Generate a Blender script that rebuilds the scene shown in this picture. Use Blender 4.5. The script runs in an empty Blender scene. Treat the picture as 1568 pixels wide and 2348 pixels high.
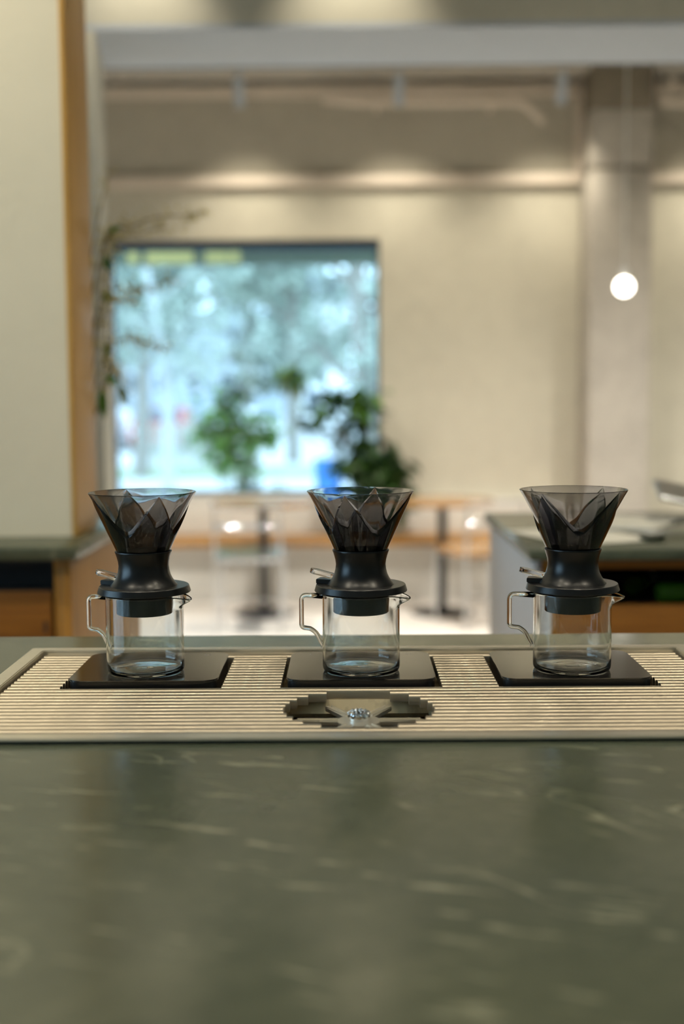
import bpy, bmesh, math, random
from mathutils import Vector, Matrix, Euler

# ------------------------------------------------------------------ camera, world, exposure
sc = bpy.context.scene
col = sc.collection
F_PX, W_PX = 2830.0, 1568.0
PITCH, YAW, ROLL = math.atan(259 / F_PX), math.radians(.32), math.radians(-.40)
cam_d = bpy.data.cameras.new('camera')
cam_d.sensor_fit = 'HORIZONTAL'
cam_d.sensor_width = 24.0
cam_d.lens = 24.0 * F_PX / W_PX
cam_d.clip_start = .05
cam_d.clip_end = 400
cam_d.dof.use_dof = True
cam_d.dof.focus_distance = 1.318
cam_d.dof.aperture_fstop = cam_d.lens / 17.6
cam = bpy.data.objects.new('camera', cam_d)
col.objects.link(cam)
cam.matrix_world = (Matrix.Translation((0, 0, 1.409)) @ Matrix.Rotation(YAW, 4, 'Z')
                    @ Matrix.Rotation(math.pi / 2 - PITCH, 4, 'X') @ Matrix.Rotation(ROLL, 4, 'Z'))
sc.camera = cam

world = bpy.data.worlds.new('overcast_sky')
sc.world = world
world.use_nodes = True
bg = world.node_tree.nodes['Background']
bg.inputs[0].default_value = (.56, .80, 1.0, 1)
bg.inputs[1].default_value = 5.4

vs = sc.view_settings
vs.view_transform = 'Standard'
vs.look = 'None'
vs.exposure = 0.0
vs.gamma = 1.0
vs.use_curve_mapping = False
sc.cycles.max_bounces = 16
sc.cycles.transmission_bounces = 16
sc.cycles.glossy_bounces = 5
sc.cycles.transparent_max_bounces = 16
sc.cycles.diffuse_bounces = 3
sc.cycles.adaptive_threshold = .07
sc.cycles.adaptive_min_samples = 16
sc.cycles.sample_clamp_indirect = 4.0


def portal(loc, rot, sx, sy):
    l = bpy.data.lights.new('window_portal', 'AREA')
    l.shape = 'RECTANGLE'
    l.size, l.size_y = sx, sy
    l.cycles.is_portal = True
    o = bpy.data.objects.new('window_portal', l)
    col.objects.link(o)
    o.location, o.rotation_euler = loc, rot


portal((-.745, 9.05, 1.64), (-math.pi / 2, 0, 0), 1.95, 1.84)       # far window, daylight enters towards -Y
portal((-4.98, .0, 1.85), (0, -math.pi / 2, 0), 2.7, 3.8)            # side window, daylight enters towards +X

WARM = (1.0, .89, .69)
WARMW = (1.0, .93, .81)
ZT = 1.111          # height of all stone worktops
CEIL = 3.65

# ------------------------------------------------------------------ materials


class NT:
    def __init__(s, name):
        s.m = bpy.data.materials.new(name)
        s.m.use_nodes = True
        s.t = s.m.node_tree
        s.n = s.t.nodes
        s.p = s.n['Principled BSDF']
        s.out = s.n['Material Output']

    def add(s, kind, **kw):
        nd = s.n.new(kind)
        for k, v in kw.items():
            if k.startswith('i_'):
                nd.inputs[k[2:].replace('_', ' ')].default_value = v
            else:
                setattr(nd, k, v)
        return nd

    def link(s, a, b):
        s.t.links.new(a, b)

    def coords(s, scale=(1, 1, 1), rot=(0, 0, 0), loc=(0, 0, 0)):
        tc = s.add('ShaderNodeTexCoord')
        mp = s.add('ShaderNodeMapping')
        mp.inputs['Scale'].default_value = scale
        mp.inputs['Rotation'].default_value = rot
        mp.inputs['Location'].default_value = loc
        s.link(tc.outputs['Object'], mp.inputs['Vector'])
        return mp.outputs[0]

    def coords_rot(s, size, rz, loc=(0, 0, 0)):
        tc = s.add('ShaderNodeTexCoord')
        mp = s.add('ShaderNodeMapping', vector_type='TEXTURE')
        mp.inputs['Scale'].default_value = size
        mp.inputs['Rotation'].default_value = (0, 0, rz)
        mp.inputs['Location'].default_value = loc
        s.link(tc.outputs['Object'], mp.inputs['Vector'])
        return mp.outputs[0]

    def noise(s, vec, scale, detail=4, rough=.55, dist=0):
        nd = s.add('ShaderNodeTexNoise')
        nd.inputs['Scale'].default_value = scale
        nd.inputs['Detail'].default_value = detail
        nd.inputs['Roughness'].default_value = rough
        nd.inputs['Distortion'].default_value = dist
        if vec is not None:
            s.link(vec, nd.inputs['Vector'])
        return nd.outputs['Fac']

    def ramp(s, fac, stops):
        r = s.add('ShaderNodeValToRGB')
        el = r.color_ramp.elements
        while len(el) < len(stops):
            el.new(.5)
        for e, (p, c) in zip(el, stops):
            e.position = p
            e.color = (c[0], c[1], c[2], 1) if hasattr(c, '__len__') else (c, c, c, 1)
        s.link(fac, r.inputs[0])
        return r.outputs[0]

    def mix(s, fac, a, b, mode='MIX'):
        nd = s.add('ShaderNodeMix', data_type='RGBA', blend_type=mode)
        for sock, v in ((nd.inputs[0], fac), (nd.inputs[6], a), (nd.inputs[7], b)):
            if hasattr(v, 'is_output'):
                s.link(v, sock)
            elif hasattr(v, '__len__'):
                sock.default_value = (v[0], v[1], v[2], 1)
            else:
                sock.default_value = v
        return nd.outputs[2]

    def math(s, op, a, b=0.0, clamp=False):
        nd = s.add('ShaderNodeMath', operation=op, use_clamp=clamp)
        for sock, v in ((nd.inputs[0], a), (nd.inputs[1], b)):
            if hasattr(v, 'is_output'):
                s.link(v, sock)
            else:
                sock.default_value = v
        return nd.outputs[0]

    def bump(s, h, strength, dist=.01):
        b = s.add('ShaderNodeBump')
        b.inputs['Strength'].default_value = strength
        b.inputs['Distance'].default_value = dist
        s.link(h, b.inputs['Height'])
        s.link(b.outputs[0], s.p.inputs['Normal'])

    def setp(s, **kw):
        for k, v in kw.items():
            s.p.inputs[k].default_value = v


def plain(name, c, rough=.5, metal=0.0, spec=.5, var=.06, scale=30):
    """Plain colour with a little procedural mottling."""
    t = NT(name)
    f = t.noise(t.coords(), scale, 3)
    t.link(t.ramp(f, [(.3, [x * (1 - var) for x in c]), (.7, [min(1, x * (1 + var)) for x in c])]), t.p.inputs['Base Color'])
    t.setp(Roughness=rough, Metallic=metal)
    t.p.inputs['Specular IOR Level'].default_value = spec
    return t.m


def m_plaster(name, c, var=.10, scale=1.3):
    t = NT(name)
    v = t.coords()
    a = t.noise(v, scale, 6, .62, .6)
    b = t.noise(v, scale * 7, 4, .6)
    k = t.math('ADD', t.math('MULTIPLY', a, .7), t.math('MULTIPLY', b, .3))
    t.link(t.ramp(k, [(.34, [x * (1 - var) for x in c]), (.52, c), (.68, [min(1, x * (1 + var * .7)) for x in c])]), t.p.inputs['Base Color'])
    t.setp(Roughness=.85)
    t.bump(t.noise(v, 45, 5), .12, .01)
    return t.m


def m_wood(name, dark, light, axis='Z', scale=1.0, rough=.42):
    t = NT(name)
    s = [14 * scale] * 3
    s['XYZ'.index(axis)] = 1.1 * scale
    v = t.coords(s)
    a = t.noise(v, 2.2, 6, .6, 1.2)
    g = t.noise(t.coords([x * 9 if i != 'XYZ'.index(axis) else x for i, x in enumerate(s)]), 2.0, 3, .6)
    k = t.math('ADD', t.math('MULTIPLY', a, .75), t.math('MULTIPLY', g, .25))
    t.link(t.ramp(k, [(.32, dark), (.66, light)]), t.p.inputs['Base Color'])
    t.setp(Roughness=rough)
    t.bump(g, .08, .002)
    return t.m


def m_stone():
    t = NT('green_soapstone')
    v = t.coords()
    cloud = t.noise(v, 3.2, 6, .6, .8)
    fine = t.noise(v, 60, 4, .6)
    k = t.math('ADD', t.math('MULTIPLY', cloud, .8), t.math('MULTIPLY', fine, .2))
    base = t.ramp(k, [(.32, (.050, .060, .040)), (.5, (.076, .088, .058)), (.70, (.118, .126, .082))])
    # thin pale veins running diagonally
    rv = t.coords_rot((.9, .30, 1), math.radians(-38), (.1, .12, 0))
    n = t.noise(rv, 1.5, 4, .5, .3)
    ridge = t.math('SUBTRACT', 1.0, t.math('MULTIPLY', t.math('ABSOLUTE', t.math('SUBTRACT', n, .5)), 230.0), clamp=True)
    brk = t.ramp(t.noise(v, 9, 3), [(.46, 0), (.66, 1)])
    vein = t.math('MULTIPLY', ridge, brk)
    # short flecks
    fv = t.coords_rot((.062, .0105, 1), math.radians(-17))
    fl = t.ramp(t.noise(fv, 1.0, 3, .5, .3), [(.60, 0), (.70, 1)])
    sel = t.ramp(t.noise(v, 6, 2), [(.42, 0), (.56, 1)])
    fl = t.math('MULTIPLY', fl, sel)
    allv = t.math('MAXIMUM', t.math('MULTIPLY', vein, .5), t.math('MULTIPLY', fl, .55))
    t.link(t.mix(allv, base, (.40, .39, .27)), t.p.inputs['Base Color'])
    t.link(t.ramp(t.noise(v, 14, 5), [(.3, .15), (.7, .23)]), t.p.inputs['Roughness'])
    t.bump(t.noise(t.coords((6, 60, 1)), 3, 4), .05, .002)
    return t.m


def m_steel(name, c, rough=.25, brush=True, stain=0.0):
    t = NT(name)
    tone = t.noise(t.coords(), 9, 4)
    cc = t.ramp(tone, [(.3, [x * .9 for x in c]), (.7, c)])
    if stain:
        sp = t.ramp(t.noise(t.coords(), 60, 4), [(.52, 0), (.62, 1)])
        cc = t.mix(t.math('MULTIPLY', sp, stain), cc, (.16, .11, .05))
    t.link(cc, t.p.inputs['Base Color'])
    t.setp(Metallic=1.0, Roughness=rough)
    if brush:
        b = t.noise(t.coords((6, 900, 900)), 1.0, 3)
        t.link(t.ramp(b, [(.3, rough * .8), (.7, rough * 1.25)]), t.p.inputs['Roughness'])
        t.bump(b, .06, .0005)
    return t.m


def m_glass(name, ior=1.47, color=(1, 1, 1), absorb=None, density=0):
    t = NT(name)
    t.n.remove(t.p)
    g = t.add('ShaderNodeBsdfGlass')
    g.inputs['Color'].default_value = (*color, 1)
    g.inputs['Roughness'].default_value = 0.0
    g.inputs['IOR'].default_value = ior
    t.link(g.outputs[0], t.out.inputs['Surface'])
    if absorb:
        va = t.add('ShaderNodeVolumeAbsorption')
        va.inputs['Color'].default_value = (*absorb, 1)
        va.inputs['Density'].default_value = density
        t.link(va.outputs[0], t.out.inputs['Volume'])
    return t.m


def m_pane(name, tint=(.93, .98, 1.0)):
    """Window pane: clear sheet that also mirrors by the Fresnel law."""
    t = NT(name)
    t.n.remove(t.p)
    tr = t.add('ShaderNodeBsdfTransparent')
    tr.inputs[0].default_value = (*tint, 1)
    gl = t.add('ShaderNodeBsdfGlossy')
    gl.inputs['Roughness'].default_value = .02
    fr = t.add('ShaderNodeFresnel')
    fr.inputs['IOR'].default_value = 1.45
    mx = t.add('ShaderNodeMixShader')
    t.link(fr.outputs[0], mx.inputs[0])
    t.link(tr.outputs[0], mx.inputs[1])
    t.link(gl.outputs[0], mx.inputs[2])
    t.link(mx.outputs[0], t.out.inputs['Surface'])
    return t.m


def m_emit(name, c, s):
    t = NT(name)
    t.setp(Roughness=.3)
    t.p.inputs['Base Color'].default_value = (*c, 1)
    t.p.inputs['Emission Color'].default_value = (*c, 1)
    t.p.inputs['Emission Strength'].default_value = s
    return t.m


MT = dict(
    stone=m_stone(),
    plaster=m_plaster('cream_limewash', (.68, .655, .55)),
    plaster2=m_plaster('pillar_limewash', (.72, .65, .49), .05, .9),
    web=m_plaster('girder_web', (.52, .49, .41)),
    ceiling=m_plaster('ceiling_paint', (.60, .575, .52), .04),
    soffit=m_plaster('soffit_daylight_tint', (.55, .60, .66), .03),  # blue of the window daylight put into the underside colour
    concrete=m_plaster('raw_concrete', (.52, .49, .44), .22, 2.6),
    concrete_d=m_plaster('dark_concrete', (.23, .20, .15), .2, 3),
    floor=m_plaster('pale_terrazzo', (.82, .79, .75), .05, 2.5),
    wood=m_wood('walnut_veneer', (.29, .13, .018), (.48, .24, .046)),
    wood_p=m_wood('pillar_veneer', (.46, .24, .045), (.66, .38, .095)),
    wood_h=m_wood('oak_horizontal', (.15, .052, .006), (.28, .115, .016), 'X'),
    wood_t=m_wood('table_oak', (.30, .15, .05), (.50, .28, .11), 'X', 1.0, .2),
    panel=plain('pale_grey_panel', (.52, .50, .49), .5),
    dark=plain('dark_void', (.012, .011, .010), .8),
    rubber=plain('black_gasket', (.012, .012, .013), .6),
    silicone=plain('black_silicone', (.005, .005, .0052), .31, spec=.45, scale=300),
    blackplastic=plain('black_plastic', (.006, .006, .007), .14, spec=.4),
    steel=m_steel('brushed_steel', (.90, .85, .74), .38),
    slat=m_steel('satin_steel_slat', (.50, .44, .34), .40),
    basin=m_steel('stained_steel', (.80, .68, .46), .5, False, .25),
    chrome=m_steel('chrome', (.85, .86, .88), .06, False),
    chair_metal=m_steel('chair_chrome', (.80, .82, .85), .16, False),
    glass=m_glass('borosilicate', 1.47, (.995, 1, .995)),
    lever=m_glass('clear_acrylic', 1.49),
    smoke=m_glass('smoked_resin', 1.49, (1, 1, 1), (.40, .40, .425), 700),
    pane=m_pane('window_pane'),
    plate=plain('black_plate_glass', (.010, .009, .008), .06, spec=.6, scale=200),
    plate_body=plain('plate_body_black', (.008, .008, .009), .3),
    icon=plain('icon_print', (.45, .44, .40), .5),
    frame_navy=plain('navy_frame', (.020, .050, .11), .45),
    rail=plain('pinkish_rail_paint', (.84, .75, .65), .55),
    spot=plain('grey_lamp_housing', (.56, .63, .72), .4),
    black_metal=plain('black_powder_coat', (.02, .02, .022), .45),
    white=plain('white_paint', (.78, .77, .73), .5),
    globe=m_emit('opal_globe', (1.0, .95, .84), 9.0),
    lens=m_emit('lamp_lens', (1.0, .82, .55), 12.0),
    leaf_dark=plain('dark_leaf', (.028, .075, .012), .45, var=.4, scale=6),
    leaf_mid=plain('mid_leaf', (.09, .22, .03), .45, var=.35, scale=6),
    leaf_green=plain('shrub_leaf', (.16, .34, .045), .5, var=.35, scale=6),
    leaf_yellow=plain('yellow_green_leaf', (.20, .25, .03), .45),  # yellower green than the mid leaf
    leaf_far=plain('far_foliage', (.25, .30, .25), .7, var=.35, scale=1.5),
    leaf_pale=plain('pale_spring_foliage', (.34, .39, .33), .7, var=.3, scale=1.5),
    bark=plain('bark', (.24, .22, .19), .8, var=.3),
    bark_pale=plain('pale_bark', (.42, .43, .42), .8, var=.2),
    blossom=plain('cream_blossom', (.62, .55, .24), .7, var=.25),
    twig=plain('twig', (.20, .13, .06), .7),
    paper=plain('paper', (.74, .72, .64), .6),
    ceramic=plain('olive_ceramic', (.05, .055, .035), .4),
    silver=m_steel('silver_shell', (.78, .82, .88), .22, False),
    terracotta=plain('grey_planter', (.22, .21, .19), .7),
    pavement=plain('pavement', (.48, .47, .45), .8, scale=2),
    grass=plain('lawn', (.24, .31, .17), .9, var=.3, scale=2),
    fence=plain('pale_fence_wood', (.42, .42, .38), .8),
    house=plain('white_render', (.80, .80, .78), .7),
    house_d=plain('blue_grey_siding', (.30, .34, .38), .7),
    roof=plain('slate_roof', (.22, .24, .27), .7),
    window_dark=plain('house_glass', (.05, .07, .09), .1),
    car_red=plain('red_paint', (.42, .06, .05), .25),
    car_white=plain('white_car_paint', (.80, .81, .82), .2),
    blue=plain('blue_bin_plastic', (.03, .17, .48), .4),
    awning=plain('awning_green', (.10, .13, .10), .6),
    awning_y=plain('awning_yellow_panel', (.62, .52, .20), .6),
    bottle=plain('green_bottle', (.06, .15, .01), .12),
    tyre=plain('tyre_black', (.015, .015, .016), .7),
)

# ------------------------------------------------------------------ object helpers


def thing(name, label, cat, loc=(0, 0, 0), rz=0.0, group=None):
    o = bpy.data.objects.new(name, None)
    o.empty_display_size = .05
    col.objects.link(o)
    o.location = loc
    o.rotation_euler = (0, 0, rz)
    o['label'], o['category'] = label, cat
    if group:
        o['group'] = group
    return o


def tag(o, label, cat, group=None):
    o['label'], o['category'] = label, cat
    if group:
        o['group'] = group
    return o


def mesh(name, bm, mat, parent=None, smooth=None, recalc=True):
    if recalc:
        bmesh.ops.recalc_face_normals(bm, faces=bm.faces[:])
    me = bpy.data.meshes.new(name)
    if smooth is not None:
        for f in bm.faces:
            f.smooth = True
        if smooth < 179:
            a = math.radians(smooth)
            for e in bm.edges:
                if len(e.link_faces) == 2 and e.calc_face_angle(0) > a:
                    e.smooth = False
    bm.to_mesh(me)
    bm.free()
    me.materials.append(MT[mat])
    return link(name, me, parent)


def link(name, me, parent=None):
    o = bpy.data.objects.new(name, me)
    col.objects.link(o)
    if parent is not None:
        o.parent = parent
    return o


def root_of(o):
    while o is not None and o.parent is not None:
        o = o.parent
    return o


def shift(bm, parent):
    """world-space geometry -> local space of an unrotated thing"""
    r = root_of(parent)
    if r is not None:
        bmesh.ops.translate(bm, verts=bm.verts[:], vec=-Vector(r.location))


def box_into(bm, x0, x1, y0, y1, z0, z1):
    vs_ = [bm.verts.new(p) for p in ((x0, y0, z0), (x1, y0, z0), (x1, y1, z0), (x0, y1, z0),
                                     (x0, y0, z1), (x1, y0, z1), (x1, y1, z1), (x0, y1, z1))]
    for f in ((3, 2, 1, 0), (4, 5, 6, 7), (0, 1, 5, 4), (1, 2, 6, 5), (2, 3, 7, 6), (3, 0, 4, 7)):
        bm.faces.new([vs_[i] for i in f])
    return vs_


def box(name, x0, x1, y0, y1, z0, z1, mat, parent=None, bev=0.0, seg=2, world=True):
    bm = bmesh.new()
    box_into(bm, x0, x1, y0, y1, z0, z1)
    if bev:
        bmesh.ops.bevel(bm, geom=bm.edges[:], offset=bev, segments=seg, affect='EDGES', profile=.5)
    if world:
        shift(bm, parent)
    return mesh(name, bm, mat, parent, 35 if bev else None)


def struct(o):
    o['kind'] = 'structure'
    return o


def lathe_bm(prof, seg=48):
    """prof: list of (r, z); r = 0 closes on the axis"""
    bm = bmesh.new()
    rings = []
    for r, z in prof:
        if r < 1e-7:
            rings.append([bm.verts.new((0, 0, z))])
        else:
            rings.append([bm.verts.new((r * math.cos(2 * math.pi * i / seg), r * math.sin(2 * math.pi * i / seg), z)) for i in range(seg)])
    for a, b in zip(rings, rings[1:]):
        if len(a) == 1 and len(b) == 1:
            continue
        for i in range(seg):
            j = (i + 1) % seg
            if len(a) == 1:
                bm.faces.new((a[0], b[j], b[i]))
            elif len(b) == 1:
                bm.faces.new((a[i], a[j], b[0]))
            else:
                bm.faces.new((a[i], a[j], b[j], b[i]))
    return bm


def lathe(name, prof, mat, parent=None, seg=48, smooth=40, at=(0, 0, 0)):
    bm = lathe_bm(prof, seg)
    if any(at):
        bmesh.ops.translate(bm, verts=bm.verts[:], vec=at)
    return mesh(name, bm, mat, parent, smooth)


def tube_into(bm, pts, rad, seg=10, cap=True):
    pts = [Vector(p) for p in pts]
    n = len(pts)
    rads = rad if hasattr(rad, '__len__') else [rad] * n
    t0 = (pts[1] - pts[0]).normalized()
    up = Vector((0, 0, 1)) if abs(t0.z) < .9 else Vector((0, 1, 0))
    u = t0.cross(up).normalized()
    rings = []
    for i, p in enumerate(pts):
        if i == 0:
            t = t0
        elif i == n - 1:
            t = (pts[i] - pts[i - 1]).normalized()
        else:
            t = ((pts[i + 1] - pts[i]).normalized() + (pts[i] - pts[i - 1]).normalized()).normalized()
        u = (u - t * u.dot(t)).normalized()
        w = t.cross(u)
        rings.append([bm.verts.new(p + (u * math.cos(2 * math.pi * k / seg) + w * math.sin(2 * math.pi * k / seg)) * rads[i]) for k in range(seg)])
    for a, b in zip(rings, rings[1:]):
        for k in range(seg):
            j = (k + 1) % seg
            bm.faces.new((a[k], a[j], b[j], b[k]))
    if cap:
        bm.faces.new(rings[0][::-1])
        bm.faces.new(rings[-1])


def tube(name, pts, rad, mat, parent=None, seg=10, world=False):
    bm = bmesh.new()
    tube_into(bm, pts, rad, seg)
    if world:
        shift(bm, parent)
    return mesh(name, bm, mat, parent, 60)


def catmull(pts, k=6):
    P = [Vector(p) for p in pts]
    P = [P[0] * 2 - P[1]] + P + [P[-1] * 2 - P[-2]]
    out = []
    for i in range(1, len(P) - 2):
        a, b, c, d = P[i - 1:i + 3]
        for s in range(k):
            t = s / k
            out.append(.5 * ((2 * b) + (c - a) * t + (2 * a - 5 * b + 4 * c - d) * t * t + (3 * b - a - 3 * c + d) * t ** 3))
    out.append(P[-2])
    return out


def fillet(pts, r, k=6):
    """polyline with rounded corners"""
    P = [Vector(p) for p in pts]
    rr = r if hasattr(r, '__len__') else [r] * len(P)
    out = [P[0]]
    for i in range(1, len(P) - 1):
        a = (P[i - 1] - P[i])
        b = (P[i + 1] - P[i])
        d = min(rr[i], a.length * .49, b.length * .49)
        s, e = P[i] + a.normalized() * d, P[i] + b.normalized() * d
        for j in range(k + 1):
            t = j / k
            out.append(s * (1 - t) ** 2 + P[i] * 2 * t * (1 - t) + e * t * t)
    out.append(P[-1])
    return out


def rrect(x0, x1, y0, y1, r, k=6):
    pts = []
    for cx, cy, a0 in ((x1 - r, y1 - r, 0), (x0 + r, y1 - r, 90), (x0 + r, y0 + r, 180), (x1 - r, y0 + r, 270)):
        for j in range(k + 1):
            a = math.radians(a0 + 90 * j / k)
            pts.append((cx + r * math.cos(a), cy + r * math.sin(a)))
    return pts


def prism_bm(pts, z0, z1):
    bm = bmesh.new()
    a = [bm.verts.new((x, y, z0)) for x, y in pts]
    b = [bm.verts.new((x, y, z1)) for x, y in pts]
    bm.faces.new(a[::-1])
    bm.faces.new(b)
    n = len(pts)
    for i in range(n):
        j = (i + 1) % n
        bm.faces.new((a[i], a[j], b[j], b[i]))
    return bm


def ring_bm(ox0, ox1, oy0, oy1, ix0, ix1, iy0, iy1, z0, z1):
    """rectangular slab with a rectangular hole"""
    bm = bmesh.new()
    O = ((ox0, oy0), (ox1, oy0), (ox1, oy1), (ox0, oy1))
    I = ((ix0, iy0), (ix1, iy0), (ix1, iy1), (ix0, iy1))
    v = {}
    for nm, q in (('O', O), ('I', I)):
        for zi, z in enumerate((z0, z1)):
            v[nm, zi] = [bm.verts.new((x, y, z)) for x, y in q]
    for i in range(4):
        j = (i + 1) % 4
        bm.faces.new((v['O', 1][i], v['O', 1][j], v['I', 1][j], v['I', 1][i]))
        bm.faces.new((v['O', 0][j], v['O', 0][i], v['I', 0][i], v['I', 0][j]))
        bm.faces.new((v['O', 0][i], v['O', 0][j], v['O', 1][j], v['O', 1][i]))
        bm.faces.new((v['I', 0][j], v['I', 0][i], v['I', 1][i], v['I', 1][j]))
    return bm


def copy_tree(o, parent=None):
    c = o.copy()
    col.objects.link(c)
    c.parent = parent
    for ch in list(o.children):
        copy_tree(ch, c)
    return c


def leaf_into(bm, base, d, up, L, Wd, fold=.18):
    """folded, pointed leaf of six faces"""
    d = d.normalized()
    s = d.cross(up)
    if s.length < 1e-4:
        s = d.cross(Vector((1, 0, 0)))
    s.normalize()
    n = s.cross(d)
    P = [(0, 0, 0), (.3, .42, 1), (.62, .5, 1), (1.0, 0, -.6)]
    mid = [base + d * L * t - n * (L * .12 * t * t) for t in (0, .33, .66, 1)]
    l = [base + d * L * t + s * Wd * w + n * (fold * Wd) - n * (L * .12 * t * t) for t, w in ((.28, .45), (.62, .42))]
    r = [base + d * L * t - s * Wd * w + n * (fold * Wd) - n * (L * .12 * t * t) for t, w in ((.28, .45), (.62, .42))]
    m = [bm.verts.new(p) for p in mid]
    l = [bm.verts.new(p) for p in l]
    r = [bm.verts.new(p) for p in r]
    bm.faces.new((m[0], l[0], m[1]))
    bm.faces.new((m[0], m[1], r[0]))
    bm.faces.new((m[1], l[0], l[1], m[2]))
    bm.faces.new((m[1], m[2], r[1], r[0]))
    bm.faces.new((m[2], l[1], m[3]))
    bm.faces.new((m[2], m[3], r[1]))


# ------------------------------------------------------------------ the room
struct(box('floor', -5.2, 5.2, -3.2, 9.2, -.12, 0, 'floor'))
struct(box('ceiling', -5.2, 5.2, -3.2, 9.2, CEIL, CEIL + .12, 'ceiling'))
struct(box('wall_right', 5.0, 5.2, -3.0, 9.0, 0, CEIL, 'plaster'))
struct(box('wall_back', -5.0, 5.0, -3.2, -3.0, 0, CEIL, 'plaster'))


def wall_hole(name, axis, pos, thick, a0, a1, h0, h1, z0, z1, zc, mat):
    """wall of thickness with a rectangular opening; axis 'Y' -> wall lies in XZ"""
    bm = bmesh.new()
    for p0, p1, q0, q1 in ((a0, h0, 0, zc), (h1, a1, 0, zc), (h0, h1, 0, z0), (h0, h1, z1, zc)):
        if axis == 'Y':
            box_into(bm, p0, p1, pos, pos + thick, q0, q1)
        else:
            box_into(bm, pos, pos + thick, p0, p1, q0, q1)
    return struct(mesh(name, bm, mat))


WX0, WX1, WZ0, WZ1 = -1.72, .232, .715, 2.556
wall_hole('wall_far', 'Y', 9.0, .20, -5.0, 5.0, WX0, WX1, WZ0, WZ1, CEIL, 'plaster')
wall_hole('wall_left', 'X', -5.2, .20, -3.0, 9.0, -1.9, 1.9, .5, 3.2, CEIL, 'plaster')


def window(name, axis, a0, a1, z0, z1, pos, fw, depth, nmull=0):
    w = bpy.data.objects.new(name, None)
    col.objects.link(w)
    w['kind'] = 'structure'

    def b(nm, p0, p1, q0, q1, d0, d1, mat):
        return box(nm, p0, p1, d0, d1, q0, q1, mat, w) if axis == 'Y' else box(nm, d0, d1, p0, p1, q0, q1, mat, w)
    for nm, p0, p1, q0, q1 in (('frame_head', a0, a1, z1 - fw * 1.5, z1), ('frame_foot', a0, a1, z0, z0 + fw * .6),
                               ('frame_jamb', a0, a0 + fw * .45, z0 + fw * .6, z1 - fw * 1.5), ('frame_jamb', a1 - fw * .45, a1, z0 + fw * .6, z1 - fw * 1.5)):
        b(nm, p0, p1, q0, q1, pos, pos + depth, 'frame_navy')
    edges = [a0 + fw * .45 + (a1 - a0 - fw * .9) * i / (nmull + 1) for i in range(nmull + 2)]
    for e in edges[1:-1]:
        b('mullion', e - .02, e + .02, z0 + fw * .6, z1 - fw * 1.5, pos + .01, pos + depth - .01, 'frame_navy')
    for e0, e1 in zip(edges, edges[1:]):
        b('pane', e0, e1, z0 + fw * .6, z1 - fw * 1.5, pos + depth * .45, pos + depth * .45 + .006, 'pane')
    return w


w1 = window('window_1', 'Y', WX0, WX1, WZ0, WZ1, 9.09, .045, .07)
struct(box('trim_1', WX0 - .02, WX1 + .02, 8.93, 9.085, WZ0 - .03, WZ0 - .001, 'white', None, .004))
window('window_2', 'X', -1.9, 1.9, .5, 3.2, -5.12, .06, .07, 2)

# ceiling beam and the wall stub that carries it
BZ = 2.715
struct(box('trim_2', -4.99, 4.99, 4.5, 5.0, BZ + .02, CEIL - .001, 'plaster'))
struct(box('trim_3', -4.99, 4.99, 4.5, 5.0, BZ, BZ + .0195, 'soffit'))  # thin underside strip, coloured as if lit blue by the window
bm = prism_bm([(-2.4, 4.5), (-.888, 4.5), (-.957, 5.0), (-2.4, 5.0)], 0, BZ - .001)
struct(mesh('wall_stub', bm, 'plaster'))

# concrete column on the far wall
t = thing('concrete_column', 'raw grey concrete column with a darker capital beside the long plaster wall', 'column', (1.87, 8.75, 0))
box('shaft', 1.665, 2.085, 8.60, 8.998, 0, 2.955, 'concrete', t, .01)
box('joint_band', 1.685, 2.065, 8.615, 8.998, 2.955, 2.985, 'concrete_d', t)
box('neck', 1.665, 2.085, 8.60, 8.998, 2.985, 3.36, 'concrete', t, .01)
box('capital', 1.665, 2.085, 8.59, 8.998, 3.36, CEIL - .002, 'concrete_d', t, .005)

# painted girder on the far wall
t = thing('wall_girder', 'pinkish cream steel girder running along the wall above the window', 'girder', (0, 8.95, 2.93))
box('bottom_flange', -4.6, 1.70, 8.925, 8.998, 2.915, 2.995, 'rail', t, .006)
box('top_flange', -4.6, 1.70, 8.925, 8.998, 3.535, 3.615, 'rail', t, .006)
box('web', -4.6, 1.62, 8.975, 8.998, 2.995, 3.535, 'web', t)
box('end_plate', 1.62, 1.70, 8.925, 8.998, 2.995, 3.535, 'rail', t, .006)
t = thing('wall_girder', 'short pinkish cream steel girder on the wall past the concrete column', 'girder', (3, 8.95, 2.93))
box('bottom_flange', 2.09, 4.9, 8.925, 8.998, 2.915, 2.995, 'rail', t, .006)
box('top_flange', 2.09, 4.9, 8.925, 8.998, 3.535, 3.615, 'rail', t, .006)
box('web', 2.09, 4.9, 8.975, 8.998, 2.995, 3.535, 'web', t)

t = thing('conduit_pipe', 'pale painted conduit pipe with a bent end in front of the wall girder', 'pipe', (.6, 8.72, 3.4))
tube('pipe', fillet([(-.16, 8.72, 3.465), (.1, 8.72, 3.44), (1.216, 8.72, 3.436), (1.36, 8.72, 3.30)], .05), .03, 'rail', t, 12, True)
for x in (.2, 1.0):
    box('clip', x, x + .03, 8.745, 8.974, 3.425, 3.447, 'rail', t)
t = thing('conduit_pipe', 'pale painted conduit pipe with a hooked end past the concrete column', 'pipe', (3, 8.70, 3.4))
tube('pipe', fillet([(2.24, 8.7, 3.57), (2.15, 8.7, 3.417), (2.6, 8.7, 3.416), (4.6, 8.7, 3.416)], .05), .03, 'rail', t, 12, True)
for x in (2.8, 3.9):
    box('clip', x, x + .03, 8.725, 8.974, 3.405, 3.427, 'rail', t)

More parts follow.
